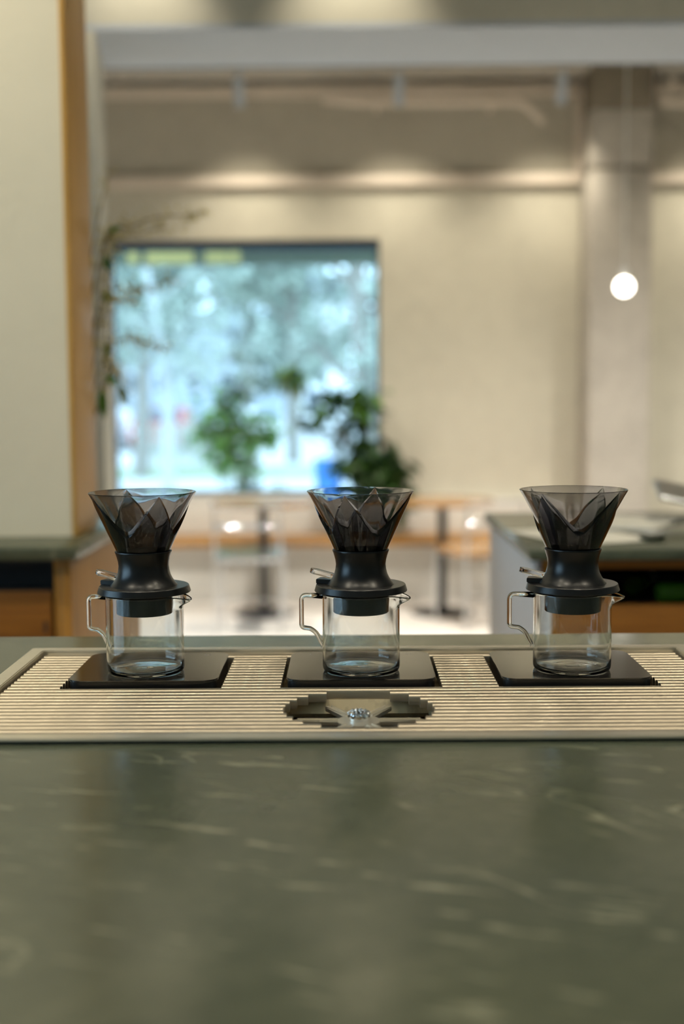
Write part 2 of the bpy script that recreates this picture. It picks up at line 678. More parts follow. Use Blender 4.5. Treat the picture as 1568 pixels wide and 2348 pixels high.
# lighting track along the back of the beam
t = box('lighting_track', -.96, 4.9, 5.002, 5.04, BZ + .002, BZ + .045, 'black_metal')
tag(t, 'slim dark lighting track fixed along the edge of the ceiling beam', 'track')


def spot_lamp(x, y, z, target, power, angle, label, group, drop=None, color=WARM, R=.062):
    """cylindrical ceiling spotlight: rod, housing, glowing lens and its own light"""
    top = CEIL if drop is None else drop
    t = thing('ceiling_spotlight', label, 'spotlight', (x, y, top), 0, group)
    h = top - z
    if h > .21:
        lathe('rod', [(0, -h + .2), (.008, -h + .2), (.008, 0), (0, 0)], 'spot', t, 10)
    lathe('canopy', [(0, -.014), (.034, -.014), (.036, -.001), (0, -.001)], 'spot', t, 20)
    pivot = Vector((0, 0, -h + .19))
    d = Vector(target) - (Vector((x, y, top)) + pivot)
    aim = d.to_track_quat('-Z', 'Y')
    lathe('swivel', [(0, -.016), (.012, -.016), (.016, -.008), (.016, .008), (.012, .016), (0, .016)], 'spot', t, 16, at=pivot)
    hs = lathe('housing', [(.0, 0), (R * .86, 0), (R, -.008), (R, -.19), (R * .9, -.19), (R * .9, -.122), (0, -.12)], 'spot', t, 28)
    hs.location, hs.rotation_euler = pivot, aim.to_euler()
    lathe('lens', [(0, -.126), (R * .85, -.126), (R * .85, -.1225), (0, -.1225)], 'lens', hs, 20)
    l = bpy.data.lights.new('lamp', 'SPOT')
    l.energy = power
    l.color = color
    l.spot_size = math.radians(angle)
    l.spot_blend = 1.0
    l.shadow_soft_size = R * .72
    o = bpy.data.objects.new('lamp', l)
    col.objects.link(o)
    o.parent = t
    o.location = pivot + d.normalized() * .158
    o.rotation_euler = aim.to_euler()
    return t


for x, wh in ((-.705, 'over the window'), (.347, 'by the bent conduit pipe'), (1.417, 'beside the concrete column'), (2.55, 'past the concrete column')):
    spot_lamp(x, 8.3, 3.325, (x, 9.0, 2.0), 46, 100, 'pale grey cylinder spotlight hanging from the ceiling ' + wh, 'spotlights washing the far wall', R=.035)
for x in (-.73, .035):
    spot_lamp(x, 4.24, 3.30, (x, 4.5, 2.66), 34, 64, 'grey cylinder spotlight hanging in front of the ceiling beam', 'spotlights on the ceiling beam')
for x, y in ((-1.5, 6.6), (.6, 6.6), (2.6, 6.6)):  # added lamps out of view, general fill for wall, floor and tables
    spot_lamp(x, y, 3.4, (x, y + .35, 0), 380, 128, 'added unseen fill spotlight hanging over the dining floor', 'added dining fill spotlights', color=WARMW)
for x in (-1.35, -.45, .45, 1.35):
    spot_lamp(x, .75, 3.3, (x * .8, 1.0, 1.1), 46, 105, 'grey cylinder spotlight hanging over the stone bar counter', 'bar counter spotlights')
for x in (-1.2, 1.2):  # added lamps out of view that brighten the pillar front and islands
    spot_lamp(x, 1.75, 3.3, (x, 2.9, 1.4), 112, 130, 'added unseen fill spotlight hanging over the island counters', 'added island fill spotlights')

# pendant globe
t = thing('pendant_lamp', 'glowing white globe pendant hanging on a thin cord before the concrete column', 'lamp', (1.327, 6.0, CEIL))
tube('cord', [(0, 0, 0), (0, 0, -1.66)], .004, 'white', t, 8)
lathe('canopy', [(0, -.03), (.05, -.03), (.055, -.001), (0, -.001)], 'white', t, 24)
lathe('socket', [(0, -1.665), (.018, -1.665), (.018, -1.63), (.006, -1.62), (0, -1.62)], 'white', t, 20)
cz = 1.937 - CEIL
lathe('globe', [(0, cz - .042)] + [(.042 * math.sin(a), cz - .042 * math.cos(a)) for a in [math.pi * i / 16 for i in range(1, 16)]] + [(0, cz + .042)], 'globe', t, 32, 80)

# ------------------------------------------------------------------ bar counter with inset drip tray
TX0, TX1, TY0, TY1 = -.378, .400, 1.050, 1.448      # outer frame of the tray
IX0, IX1, IY0, IY1 = TX0 + .017, TX1 - .017, TY0 + .018, TY1 - .015
t = thing('bar_counter', 'long dark green soapstone bar counter with pale veins holding the steel drip tray', 'counter', (0, .9, 0))
bm = ring_bm(-2.3, 2.3, .22, 1.545, TX0 + .006, TX1 - .006, TY0 + .006, TY1 - .006, ZT - .04, ZT)
shift(bm, t)
mesh('worktop', bm, 'stone', t)
box('back_panel', -2.25, 2.25, 1.48, 1.51, 0, ZT - .0405, 'wood', t)
box('front_panel', -2.25, 2.25, .30, .33, 0, ZT - .0405, 'wood', t)
box('side_panel', -2.25, -2.22, .331, 1.479, 0, ZT - .0405, 'wood', t)
box('side_panel', 2.22, 2.25, .331, 1.479, 0, ZT - .0405, 'wood', t)

# plates: (centre x, group words)
PY0, PY1, PW = 1.272, 1.416, .158
PLX = (-.2185, .0118, .2395)
RC, RR = (.0085, 1.178), .0735
ZS = ZT             # top of slats

tray = thing('drip_tray', 'wide brushed steel drip tray with round slats set into the green stone counter', 'drip tray', (.011, 1.249, ZT))
bm = ring_bm(TX0 + .0015, TX1 - .0015, TY0 + .0015, TY1 - .0015, IX0 - .004, IX1 + .004, IY0 - .004, IY1 + .004, ZT + .0002, ZT + .0026)
shift(bm, tray)
mesh('gasket', bm, 'rubber', tray)
bm = ring_bm(TX0, TX1, TY0, TY1, IX0, IX1, IY0, IY1, ZT + .0026, ZT + .0052)
bmesh.ops.bevel(bm, geom=bm.edges[:], offset=.0011, segments=2, affect='EDGES')
shift(bm, tray)
mesh('frame', bm, 'steel', tray, 35)
bm = ring_bm(IX0 - .0035, IX1 + .0035, IY0 - .0035, IY1 + .0035, IX0 - .0005, IX1 + .0005, IY0 - .0005, IY1 + .0005, ZT - .030, ZT + .0026)
shift(bm, tray)
mesh('frame_skirt', bm, 'steel', tray)
# pan floor with an opening under the rinser
bm = ring_bm(IX0 - .0005, IX1 + .0005, IY0 - .0005, IY1 + .0005, RC[0] - .085, RC[0] + .085, RC[1] - .08, RC[1] + .075, ZT - .030, ZT - .027)
shift(bm, tray)
mesh('pan', bm, 'basin', tray)

NS = 28
pitch = (IY1 - IY0) / NS
sw, sh = pitch * .86, .0105
# slat profile (Y, Z): full rounded top, straight flanks
prof = [(-.5, -1.0), (-.5, -.34), (-.44, -.14), (-.30, -.03), (-.1, 0), (.1, 0), (.30, -.03), (.44, -.14), (.5, -.34), (.5, -1.0)]
bm = bmesh.new()
a = [bm.verts.new((-.5, y * sw, z * sh)) for y, z in prof]
b = [bm.verts.new((.5, y * sw, z * sh)) for y, z in prof]
for i in range(len(prof)):
    j = (i + 1) % len(prof)
    f = bm.faces.new((a[i], b[i], b[j], a[j]))
bm.faces.new(a)
bm.faces.new(b[::-1])
slat0 = mesh('slat', bm, 'slat', tray, 50)
slat_me = slat0.data
first = [True]


def slat(x0, x1, yc):
    o = slat0 if first[0] else link('slat', slat_me, tray)
    first[0] = False
    o.location = ((x0 + x1) / 2 - tray.location.x, yc - tray.location.y, ZS - tray.location.z)
    o.scale = (x1 - x0, 1, 1)


GAP = .0055
for i in range(NS):
    yc = IY0 + pitch * (i + .5)
    cuts = []
    if yc + sw / 2 > PY0 - .004 and yc - sw / 2 < PY1 + .003:
        cuts += [(px - PW / 2 - GAP, px + PW / 2 + GAP) for px in PLX]
    dy = abs(yc - RC[1])
    if dy < RR:
        h = math.sqrt(RR * RR - dy * dy)
        cuts.append((RC[0] - h, RC[0] + h))
    xs = [IX0 + .003]
    for c0, c1 in sorted(cuts):
        xs += [c0, c1]
    xs.append(IX1 - .003)
    for x0, x1 in zip(xs[::2], xs[1::2]):
        slat(x0, x1, yc)
for x in (-.33, -.125, -.085, .105, .145, .345):
    box('cross_bar', x - .003, x + .003, IY0 + .0005, IY1 - .0005, ZT - .026, ZT - sh - .0002, 'steel', tray)

# ------------------------------------------------------------------ rinser
t = thing('pitcher_rinser', 'steel star shaped pitcher rinser with a chrome spray nozzle sunk in the drip tray', 'rinser', (RC[0], RC[1], ZT - .018))
zb = -.004
bm = bmesh.new()


def arm_poly(w0, w1, r0, r1):
    return [(r0, -w0), (r1 - w1, -w1), (r1, -w1 * .55), (r1, w1 * .55), (r1 - w1, w1), (r0, w0)]


# hub disc plus six grooved arms
hub = lathe_bm([(0, .0005), (.017, .0005), (.0215, .0015), (.0215, .0042), (.018, .005), (0, .005)], 36)
star = mesh('star_hub', hub, 'steel', t, 40)
for k in range(6):
    ang = math.radians(60 * k)
    bm = prism_bm(arm_poly(.0070, .0038, .012, .064), .0008, .0046)
    for s in (-1, 1):           # raised edges leave a groove down the middle
        vs_ = box_into(bm, .020, .060, s * .0030 - .0008, s * .0030 + .0008, .0046, .0058)
    bmesh.ops.rotate(bm, verts=bm.verts[:], cent=(0, 0, 0), matrix=Matrix.Rotation(ang, 3, 'Z'))
    mesh('star_arm', bm, 'steel', t)
nz = lathe('spray_nozzle', [(0, .005), (.0102, .005), (.0108, .0065), (.0108, .0105), (.0098, .0128), (.007, .0142), (0, .0148)], 'chrome', t, 32, 30)
bm = bmesh.new()
for r, n in ((.0072, 10), (.0035, 5), (.0103, 14)):
    for k in range(n):
        a_ = 2 * math.pi * k / n
        z_ = {.0072: .0138, .0035: .0145, .0103: .0118}[r]
        bmesh.ops.create_icosphere(bm, subdivisions=1, radius=.0014, matrix=Matrix.Translation((r * math.cos(a_), r * math.sin(a_), z_)))
mesh('spray_hole_studs', bm, 'chrome', nz, 80)
bm = bmesh.new()      # rim wall of the basin, leaning slightly back
yb = .0735
for (x0, y0, x1, y1) in ((-.079, yb, .079, yb), (-.079, -yb, -.079, yb), (.079, yb, .079, -yb), (.079, -yb, -.079, -yb)):
    nx, ny = (y1 - y0), -(x1 - x0)
    ln = math.hypot(nx, ny)
    nx, ny = nx / ln * .006, ny / ln * .006
    q = [bm.verts.new(p) for p in ((x0, y0, .007), (x1, y1, .007), (x1 + nx, y1 + ny, -.0065), (x0 + nx, y0 + ny, -.0065))]
    bm.faces.new(q)
bas = mesh('basin_wall', bm, 'basin', t, None, False)
so = bas.modifiers.new('thick', 'SOLIDIFY')
so.thickness = .0012
lathe('drain_pot', [(0, -.046), (.05, -.046), (.0505, -.0105), (.074, -.0105), (.074, -.012), (.052, -.0125), (.0515, -.048), (0, -.048)], 'dark', t, 40)
lathe('stem', [(0, -.045), (.006, -.045), (.006, .0005), (0, .0005)], 'steel', t, 16)

# ------------------------------------------------------------------ glass topped plates
WHO = ('before the wood edged plaster pillar', 'behind the star shaped rinser', 'before the island with the dark shelf')
for px, who in zip(PLX, WHO):
    t = thing('brewing_scale', 'black glass topped square brewing scale ' + who, 'scale', (px, (PY0 + PY1) / 2, ZT - .0265))
    hx, hy = PW / 2, (PY1 - PY0) / 2
    z1 = .0265 + .0052
    bm = prism_bm(rrect(-hx + .001, hx - .001, -hy + .001, hy - .001, .013), 0, z1 - .0022)
    body = mesh('body', bm, 'plate_body', t, 40)
    bm = prism_bm(rrect(-hx, hx, -hy, hy, .014), z1 - .0021, z1)
    bmesh.ops.bevel(bm, geom=[e for e in bm.edges if abs(e.verts[0].co.z - e.verts[1].co.z) < 1e-6], offset=.0007, segments=2, affect='EDGES')
    top = mesh('glass_top', bm, 'plate', t, 30)
    # printed power symbol and zero mark near the back edge
    bm = bmesh.new()
    n = 20
    for i in range(n):
        a0 = math.radians(120 + 300 * i / n)
        a1 = math.radians(120 + 300 * (i + 1) / n)
        q = [(r * math.cos(a) + hx - .024, r * math.sin(a) + hy - .014, z1 + .00006) for r, a in ((.0031, a0), (.0037, a0), (.0037, a1), (.0031, a1))]
        bm.faces.new([bm.verts.new(p) for p in q])
    cx, cy = hx - .024, hy - .014
    bm.faces.new([bm.verts.new(p) for p in ((cx - .0003, cy, z1 + .00006), (cx + .0003, cy, z1 + .00006), (cx + .0003, cy + .0035, z1 + .00006), (cx - .0003, cy + .0035, z1 + .00006))])
    mesh('power_symbol', bm, 'icon', top)
    bm = bmesh.new()
    cx = -hx + .022
    for x0, x1, y0, y1 in ((cx - .0003, cx + .0003, cy - .0035, cy + .0035), (cx - .002, cx + .002, cy - .004, cy - .0035)):
        bm.faces.new([bm.verts.new(p) for p in ((x0, y0, z1 + .00006), (x1, y0, z1 + .00006), (x1, y1, z1 + .00006), (x0, y1, z1 + .00006))])
    mesh('zero_mark', bm, 'icon', top)

PLATE_TOP = ZT + .0052

# ------------------------------------------------------------------ glass servers
KX = ((-.2215, 1.319), (.0124, 1.319), (.2405, 1.319))
KR, KH = .0418, .0852


def kettle_mesh():
    """thick-walled beaker with a pulled spout at angle 0"""
    seg = 112
    wl = .0016
    outer = [(0, .0012), (.014, .0011), (.028, .0006), (.0350, 0), (.0385, .0004), (.0407, .0017), (.0416, .0040)]
    zs = [.0075 + (KH - .027 - .0075) * i / 8 for i in range(8)] + [KH - .027 + .0255 * i / 24 for i in range(25)]
    outer += [(KR, z) for z in zs]
    rim = [(KR - .0003, KH - .0003), (KR - wl / 2, KH), (KR - wl + .0003, KH - .0003)]
    inner = [(KR - wl, z) for z in zs[::-1]]
    inner += [(.0392, .0052), (.0370, .0037), (.033, .0031), (.026, .0034), (.021, .0030), (.016, .0039), (.011, .0034), (.006, .0043), (0, .0046)]
    bm = lathe_bm(outer + rim + inner, seg)
    for v in bm.verts:
        r = math.hypot(v.co.x, v.co.y)
        if r < .03 or v.co.z < KH - .024:
            continue
        a = math.atan2(v.co.y, v.co.x)
        s = min(1, max(0, (v.co.z - (KH - .024)) / .024))
        s = s * s * (3 - 2 * s)
        tip = math.exp(-(a / .27) ** 2)
        wide = math.exp(-(a / .42) ** 2)
        push = s * s * s * (.0125 * tip + .0015 * wide)
        pinch = -.0012 * s * math.exp(-((abs(a) - .62) / .16) ** 2)
        k = (r + push + pinch) / r
        v.co.x *= k
        v.co.y *= k
        v.co.z -= .0036 * s * s * tip
    me = bpy.data.meshes.new('server_body')
    bmesh.ops.recalc_face_normals(bm, faces=bm.faces[:])
    for f in bm.faces:
        f.smooth = True
    bm.to_mesh(me)
    bm.free()
    me.materials.append(MT['glass'])
    return me


body_me = kettle_mesh()
hp = fillet([(-.0419, 0, .0790), (-.0685, 0, .0790), (-.0685, 0, .0430), (-.0600, 0, .0423)], [0, .0065, .0048, 0], 7)[:-1]
hp += catmull([(-.0622, 0, .0425), (-.0575, 0, .0418), (-.0510, 0, .0370), (-.0462, 0, .0285), (-.0428, 0, .0232)], 6)
hr = [.00255] * len(hp)
hr[0] = .0034
hr[-1] = .0030
bm = bmesh.new()
tube_into(bm, hp, hr, 16)
bmesh.ops.recalc_face_normals(bm, faces=bm.faces[:])
handle_me = bpy.data.meshes.new('handle')
for f in bm.faces:
    f.smooth = True
bm.to_mesh(handle_me)
bm.free()
handle_me.materials.append(MT['glass'])

for (kx, ky), who in zip(KX, WHO):
    t = thing('glass_server', 'clear glass coffee server with angled handle ' + who, 'coffee server', (kx, ky, PLATE_TOP + .0001), math.radians(-18))
    link('server_body', body_me, t)
    link('handle', handle_me, t)

# ------------------------------------------------------------------ drippers
ZR, ZB = .1085, .0396          # rim and foot of the cone above the flange underside


def cone_r(z):
    return .0262 + (z - ZB) / (ZR - ZB) * (.0574 - .0262)


def cone_mesh():
    n = 160
    th = .0014
    bm = bmesh.new()
    cols = []
    n_up, n_lo, n_in = 5, 7, 10
    sharp_rows = []
    for i in range(n):
        a = 2 * math.pi * i / n                     # peaks of the star at a = 0, 90, 180, 270 degrees
        u = (a / (math.pi / 2)) % 1.0
        tt = abs(2 * u - 1)                         # 1 at a peak, 0 at a valley
        q = 1 - tt * tt / (.45 + .55 * tt)
        zb_ = ZR - .0012 - .0385 * q
        hb = .0012 + .0056 * q ** .7
        def rec(z):                                 # the panels between the ridges are let into the cone
            return .0034 * (ZR - z) / .0375

        row = [(cone_r(ZR) - .0004, ZR), (cone_r(ZR), ZR - .0006)]
        for k in range(1, n_up + 1):
            z = ZR - .0006 + (zb_ - ZR + .0006) * k / n_up
            row.append((cone_r(z) - rec(z), z))
        z2 = zb_ - hb
        row.append((cone_r(z2) - rec(zb_) * .25, z2 + hb * .22))
        row.append((cone_r(z2), z2))
        for k in range(1, n_lo + 1):
            z = z2 + (ZB - z2) * k / n_lo
            row.append((cone_r(z), z))
        for k in range(n_in + 1):
            z = ZB + (ZR - ZB) * k / n_in
            rib = .00015 * math.cos(16 * a) * (1 - k / n_in) ** .7      # shallow drainage ribs inside
            row.append((cone_r(z) - th - min(.0034, rec(z)) + rib, z))
        c, s = math.cos(a), math.sin(a)
        cols.append([bm.verts.new((r * c, r * s, z)) for r, z in row])
    m = len(cols[0])
    sharp = {n_up + 1, n_up + 2, n_up + 3}
    for i in range(n):
        A, B = cols[i], cols[(i + 1) % n]
        for k in range(m):
            l = (k + 1) % m
            bm.faces.new((A[k], B[k], B[l], A[l]))
    bmesh.ops.recalc_face_normals(bm, faces=bm.faces[:])
    bm.edges.ensure_lookup_table()
    rowidx = {}
    for c_ in cols:
        for k, v in enumerate(c_):
            rowidx[v] = k
    for f in bm.faces:
        f.smooth = True
    for e in bm.edges:
        k0, k1 = rowidx[e.verts[0]], rowidx[e.verts[1]]
        if k0 == k1 and k0 in sharp:
            e.smooth = False
        elif e.calc_face_angle(0) > math.radians(40):
            e.smooth = False
    me = bpy.data.meshes.new('cone')
    bm.to_mesh(me)
    bm.free()
    me.materials.append(MT['smoke'])
    return me


cone_me = cone_mesh()


WAIST = [(0, .0070), (.0362, .0070), (.0355, .0084), (.0335, .0112), (.0308, .0152), (.0286, .0205), (.0273, .0265),
         (.0268, .0320), (.0274, .0375), (.0287, .0432), (.0299, .0472), (.0305, .0488), (.0303, .0499), (.0292, .0502), (.0284, .0496),
         (.0262, .0455), (.0255, .0435), (0, .0435)]


def dripper_parts(t, peak_deg, lever_deg):
    """flange underside at z = 0"""
    c = link('cone', cone_me, t)
    c.rotation_euler = (0, 0, math.radians(peak_deg))
    waist = [(r, z if z < .0076 else .0076 + (z - .0076) * .885) for r, z in WAIST]
    lathe('holder', waist, 'silicone', t, 72, 50)
    fl = [(.0305, .0002), (.0470, .0002), (.0497, .0004), (.0500, .0010), (.0482, .0070), (.0476, .0076), (.0362, .0076), (.0, .0076), (0, .0002), (.0305, .0002)]
    flange = lathe('flange', fl[:-1] + [], 'silicone', t, 96, 18)
    # step that carries the lever
    bm = prism_bm([(-.0485, -.0075), (-.026, -.0095), (-.026, .0095), (-.0485, .0075)], .0072, .0122)
    bmesh.ops.bevel(bm, geom=bm.edges[:], offset=.0006, segments=2, affect='EDGES')
    bmesh.ops.rotate(bm, verts=bm.verts[:], cent=(0, 0, 0), matrix=Matrix.Rotation(math.radians(lever_deg), 3, 'Z'))
    mesh('lever_step', bm, 'silicone', flange, 35)
    lathe('collar', [(0, -.0228), (.0294, -.0228), (.0301, -.0221), (.0302, .0001), (0, .0001)], 'blackplastic', t, 72, 35)
    # clear lever paddle
    bm = prism_bm(rrect(-.0575, -.028, -.0055, .0055, .0050, 6), -.0025, .0025)
    bmesh.ops.bevel(bm, geom=[e for e in bm.edges if abs(e.verts[0].co.z - e.verts[1].co.z) < 1e-6], offset=.0010, segments=3, affect='EDGES')
    bmesh.ops.rotate(bm, verts=bm.verts[:], cent=(-.028, 0, 0), matrix=Matrix.Rotation(math.radians(13), 3, 'Y'))
    bmesh.ops.translate(bm, verts=bm.verts[:], vec=(0, 0, .0140))
    bmesh.ops.rotate(bm, verts=bm.verts[:], cent=(0, 0, 0), matrix=Matrix.Rotation(math.radians(lever_deg), 3, 'Z'))
    lv = mesh('lever', bm, 'lever', t, 50)
    lv['label'] = 'clear acrylic lever'


for (kx, ky), pk, lv, who in zip(KX, (27.2, -17.2, -45.0), (-16, -16, -14), WHO):
    t = thing('coffee_dripper', 'smoked cone coffee dripper with black base ' + who, 'dripper',
              (kx, ky, PLATE_TOP + KH + .0015))
    dripper_parts(t, pk - 90, lv)

# ------------------------------------------------------------------ islands behind
# left island
t = thing('island_counter', 'walnut island counter with stone top carrying the plaster pillar', 'counter', (-1.5, 2.9, 0))
box('worktop', -2.7, -.557, 2.50, 3.335, ZT - .027, ZT, 'stone', t, .003)
box('side_panel', -.600, -.577, 2.53, 3.315, 0, ZT - .0275, 'wood', t, .001)
box('stile', -.611, -.6005, 2.53, 2.56, 0, ZT - .0275, 'wood', t)
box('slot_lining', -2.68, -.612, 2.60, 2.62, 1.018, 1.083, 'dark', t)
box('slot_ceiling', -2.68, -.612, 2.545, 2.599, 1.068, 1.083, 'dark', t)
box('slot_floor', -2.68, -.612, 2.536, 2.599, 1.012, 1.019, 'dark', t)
for k in range(3):
    x1 = -.6185 - .66 * k
    d = box('drawer', x1 - .655, x1, 2.53, 2.555, .70, 1.0165, 'wood_h', t, .0015)
    box('finger_pull', x1 - .016, x1 - .010, 2.5285, 2.5305, .930, .953, 'dark', d)
    box('door', x1 - .655, x1, 2.53, 2.555, .10, .695, 'wood', t, .0015)
box('plinth', -2.66, -.62, 2.58, 3.28, 0, .099, 'dark', t)
box('back_panel', -2.68, -.6005, 3.29, 3.314, .1, ZT - .0275, 'wood', t)
box('carcass_bottom', -2.66, -.612, 2.556, 3.289, .1, .12, 'wood', t)

# pillar on the left island
t = thing('plaster_pillar', 'cream plaster pillar edged with a walnut side panel standing on the island', 'pillar', (-1.4, 2.83, ZT))
box('plaster_block', -2.6, -.6105, 2.706, 2.927, ZT + .0005, CEIL - .001, 'plaster2', t)
box('wood_panel', -.610, -.5985, 2.702, 2.927, ZT + .0005, CEIL - .001, 'wood_p', t, .0015)

# right island
t = thing('island_counter', 'island counter with grey end panel and a dark open shelf under its stone top', 'counter', (1.5, 2.8, 0))
box('worktop', .3545, 2.8, 2.405, 3.217, ZT - .022, ZT, 'stone', t, .003)
box('end_panel', .367, .3795, 2.425, 3.20, 0, ZT - .0225, 'panel', t, .001)
box('stile', .380, .400, 2.43, 2.46, 0, ZT - .0225, 'wood', t)
box('top_rail', .4005, 2.75, 2.43, 2.455, 1.070, ZT - .0225, 'wood_h', t)
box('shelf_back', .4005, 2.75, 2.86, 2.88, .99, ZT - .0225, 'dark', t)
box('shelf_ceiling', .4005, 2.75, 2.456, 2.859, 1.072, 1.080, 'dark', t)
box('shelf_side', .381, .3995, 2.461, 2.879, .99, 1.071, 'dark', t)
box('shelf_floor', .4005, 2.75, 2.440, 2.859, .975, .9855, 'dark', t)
for k in range(3):
    x0 = .402 + .78 * k
    box('door', x0, x0 + .775, 2.43, 2.455, .10, .9965, 'wood_h', t, .0015)
box('plinth', .42, 2.70, 2.50, 3.15, 0, .099, 'dark', t)
box('back_panel', .3805, 2.75, 3.17, 3.195, .1, ZT - .0225, 'panel', t)
box('carcass_bottom', .3805, 2.75, 2.461, 3.169, .1, .12, 'wood', t)

# things in the dark shelf: bottles lying on their sides


def bottle(x, y, z, rz, label, L=.17, r=.021):
    t = thing('bottle', label, 'bottle', (x, y, z + r), rz, 'bottles lying in the dark shelf')
    pr = [(0, 0), (r * .9, 0), (r, .004), (r, L * .58), (r * .8, L * .68), (r * .36, L * .78), (r * .34, L * .95), (0, L * .95)]
    bm = lathe_bm(pr, 20)
    bmesh.ops.rotate(bm, verts=bm.verts[:], cent=(0, 0, 0), matrix=Matrix.Rotation(math.pi / 2, 3, 'Y'))
    mesh('body', bm, 'bottle', t, 40)
    bm = lathe_bm([(0, L * .951), (r * .4, L * .951), (r * .4, L), (0, L)], 16)
    bmesh.ops.rotate(bm, verts=bm.verts[:], cent=(0, 0, 0), matrix=Matrix.Rotation(math.pi / 2, 3, 'Y'))
    mesh('cap', bm, 'steel', t, 40)


bottle(.635, 2.52, .9857, math.radians(4), 'green bottle lying along the dark open shelf')
bottle(.600, 2.60, .9857, math.radians(62), 'green bottle lying end on in the dark open shelf')

# things on the right island
bm = prism_bm(rrect(-.105, .105, -.1485, .1485, .003, 2), 0, .0008)
o = mesh('paper_sheet', bm, 'paper')
o.location, o.rotation_euler = (.50, 2.66, ZT + .0004), (0, 0, .35)
tag(o, 'blank cream paper sheet lying on the stone island near its corner', 'paper')
bm = prism_bm(rrect(-.105, .105, -.1485, .1485, .003, 2), 0, .004)
o = mesh('paper_stack', bm, 'paper')
o.location, o.rotation_euler = (.66, 2.93, ZT + .0004), (0, 0, -.5)
tag(o, 'thin stack of cream paper on the island behind the olive dish', 'paper')
t = thing('small_dish', 'low olive ceramic dish standing near the front edge of the stone island', 'dish', (.632, 2.56, ZT + .0003))
lathe('bowl', [(0, 0), (.020, 0), (.026, .004), (.0285, .0105), (.0275, .0105), (.024, .005), (0, .003)], 'ceramic', t, 32)
t = thing('tablet_stand', 'silver tablet tilted on a small stand at the far side of the stone island', 'tablet', (.86, 2.95, ZT + .0003), 0)
lathe('base', [(0, 0), (.05, 0), (.05, .006), (.012, .009), (.012, .046), (0, .046)], 'silver', t, 28)
bm = bmesh.new()
box_into(bm, -.125, .125, -.085, .085, -.006, .006)
bmesh.ops.bevel(bm, geom=bm.edges[:], offset=.004, segments=3, affect='EDGES')
bmesh.ops.rotate(bm, verts=bm.verts[:], cent=(0, 0, 0), matrix=Euler((math.radians(10), math.radians(12), math.radians(-6))).to_matrix())
bmesh.ops.translate(bm, verts=bm.verts[:], vec=(0, 0, .052))
mesh('tablet', bm, 'silver', t, 40)

# ------------------------------------------------------------------ vase with flowering branches behind the pillar
rng = random.Random(4)
VY = 3.06
t = thing('branch_vase', 'tall dark vase of long twigs with small cream blossoms behind the plaster pillar', 'vase', (-.70, VY, ZT + .0004))
lathe('vase', [(0, 0), (.045, 0), (.060, .02), (.066, .08), (.055, .15), (.032, .20), (.030, .24), (.034, .25), (.030, .25), (.026, .235), (.028, .20), (.05, .14), (.058, .07), (0, .012)], 'ceramic', t, 32)
BR = [
    [(-.70, 1.16), (-.66, 1.32), (-.605, 1.42), (-.596, 1.536), (-.586, 1.705), (-.570, 1.82)],
    [(-.70, 1.16), (-.65, 1.40), (-.610, 1.62), (-.579, 1.804), (-.526, 1.83), (-.472, 1.855), (-.398, 1.86), (-.344, 1.868)],
    [(-.70, 1.16), (-.655, 1.45), (-.60, 1.66), (-.54, 1.678), (-.497, 1.688), (-.422, 1.703)],
    [(-.70, 1.16), (-.65, 1.36), (-.595, 1.53), (-.542, 1.562), (-.50, 1.551), (-.447, 1.535)],
    [(-.70, 1.16), (-.64, 1.42), (-.59, 1.641), (-.551, 1.652), (-.519, 1.657)],
    [(-.70, 1.16), (-.66, 1.50), (-.60, 1.77), (-.573, 1.815), (-.526, 1.814), (-.441, 1.831)],
    [(-.70, 1.16), (-.64, 1.34), (-.598, 1.472), (-.574, 1.493), (-.556, 1.45)],
    [(-.70, 1.16), (-.665, 1.55), (-.60, 1.86), (-.575, 1.95)],
]
for k, br in enumerate(BR):
    P3 = [(x + .0, VY + .02 * math.sin(2.1 * k + j) * min(1, j / 2), z) for j, (x, z) in enumerate(br)]
    pts = catmull(P3, 5)
    n = len(pts)
    bm = bmesh.new()
    tube_into(bm, pts, [.0028 - .0018 * i / n for i in range(n)], 6)
    shift(bm, t)
    tw = mesh('twig', bm, 'twig', t, 60)
    bm = bmesh.new()
    for i, p in enumerate(pts):
        if p.z < 1.40:
            continue
        for _ in range(5 if k else 9):
            q = p + Vector((rng.gauss(0, .011), rng.gauss(0, .013), rng.gauss(0, .013)))
            bmesh.ops.create_icosphere(bm, subdivisions=1, radius=rng.uniform(.0022, .0048), matrix=Matrix.Translation(q))
    shift(bm, t)
    b_ = mesh('blossoms', bm, 'blossom', tw, 80)
    b_['kind'] = 'stuff'
for (x, y, z, d, L, Wd, mt) in ((-.552, 3.0, 1.447, (.35, 0, -1), .055, .020, 'leaf_yellow'), (-.596, 3.0, 1.437, (.05, 0, -1), .075, .026, 'leaf_mid'),
                                (-.592, 3.02, 1.47, (.4, .2, -.3), .045, .02, 'leaf_mid'), (-.588, 3.02, 1.55, (.1, .1, -1), .04, .016, 'leaf_yellow'),
                                (-.585, 3.02, 1.76, (.2, .1, -1), .045, .018, 'leaf_mid'), (-.586, 3.02, 1.64, (.1, .1, 1), .04, .018, 'leaf_yellow'), (-.575, 3.02, 1.81, (.6, .1, .4), .04, .016, 'leaf_mid')):
    bm = bmesh.new()
    leaf_into(bm, Vector((x, y, z)), Vector(d), Vector((0, -1, .3)), L, Wd)
    shift(bm, t)
    mesh('leaf', bm, mt, t, 60, False)

# ------------------------------------------------------------------ dining furniture
t = thing('wall_bench', 'long built-in bench with oak seat and white base below the window', 'bench', (0, 8.75, 0))
box('seat', -4.5, 1.64, 8.44, 8.92, .40, .44, 'wood', t, .004)
box('base', -4.5, 1.60, 8.56, 8.92, 0, .3995, 'white', t)
box('backrest', -4.5, 1.60, 8.925, 8.998, .3, .68, 'white', t, .004)


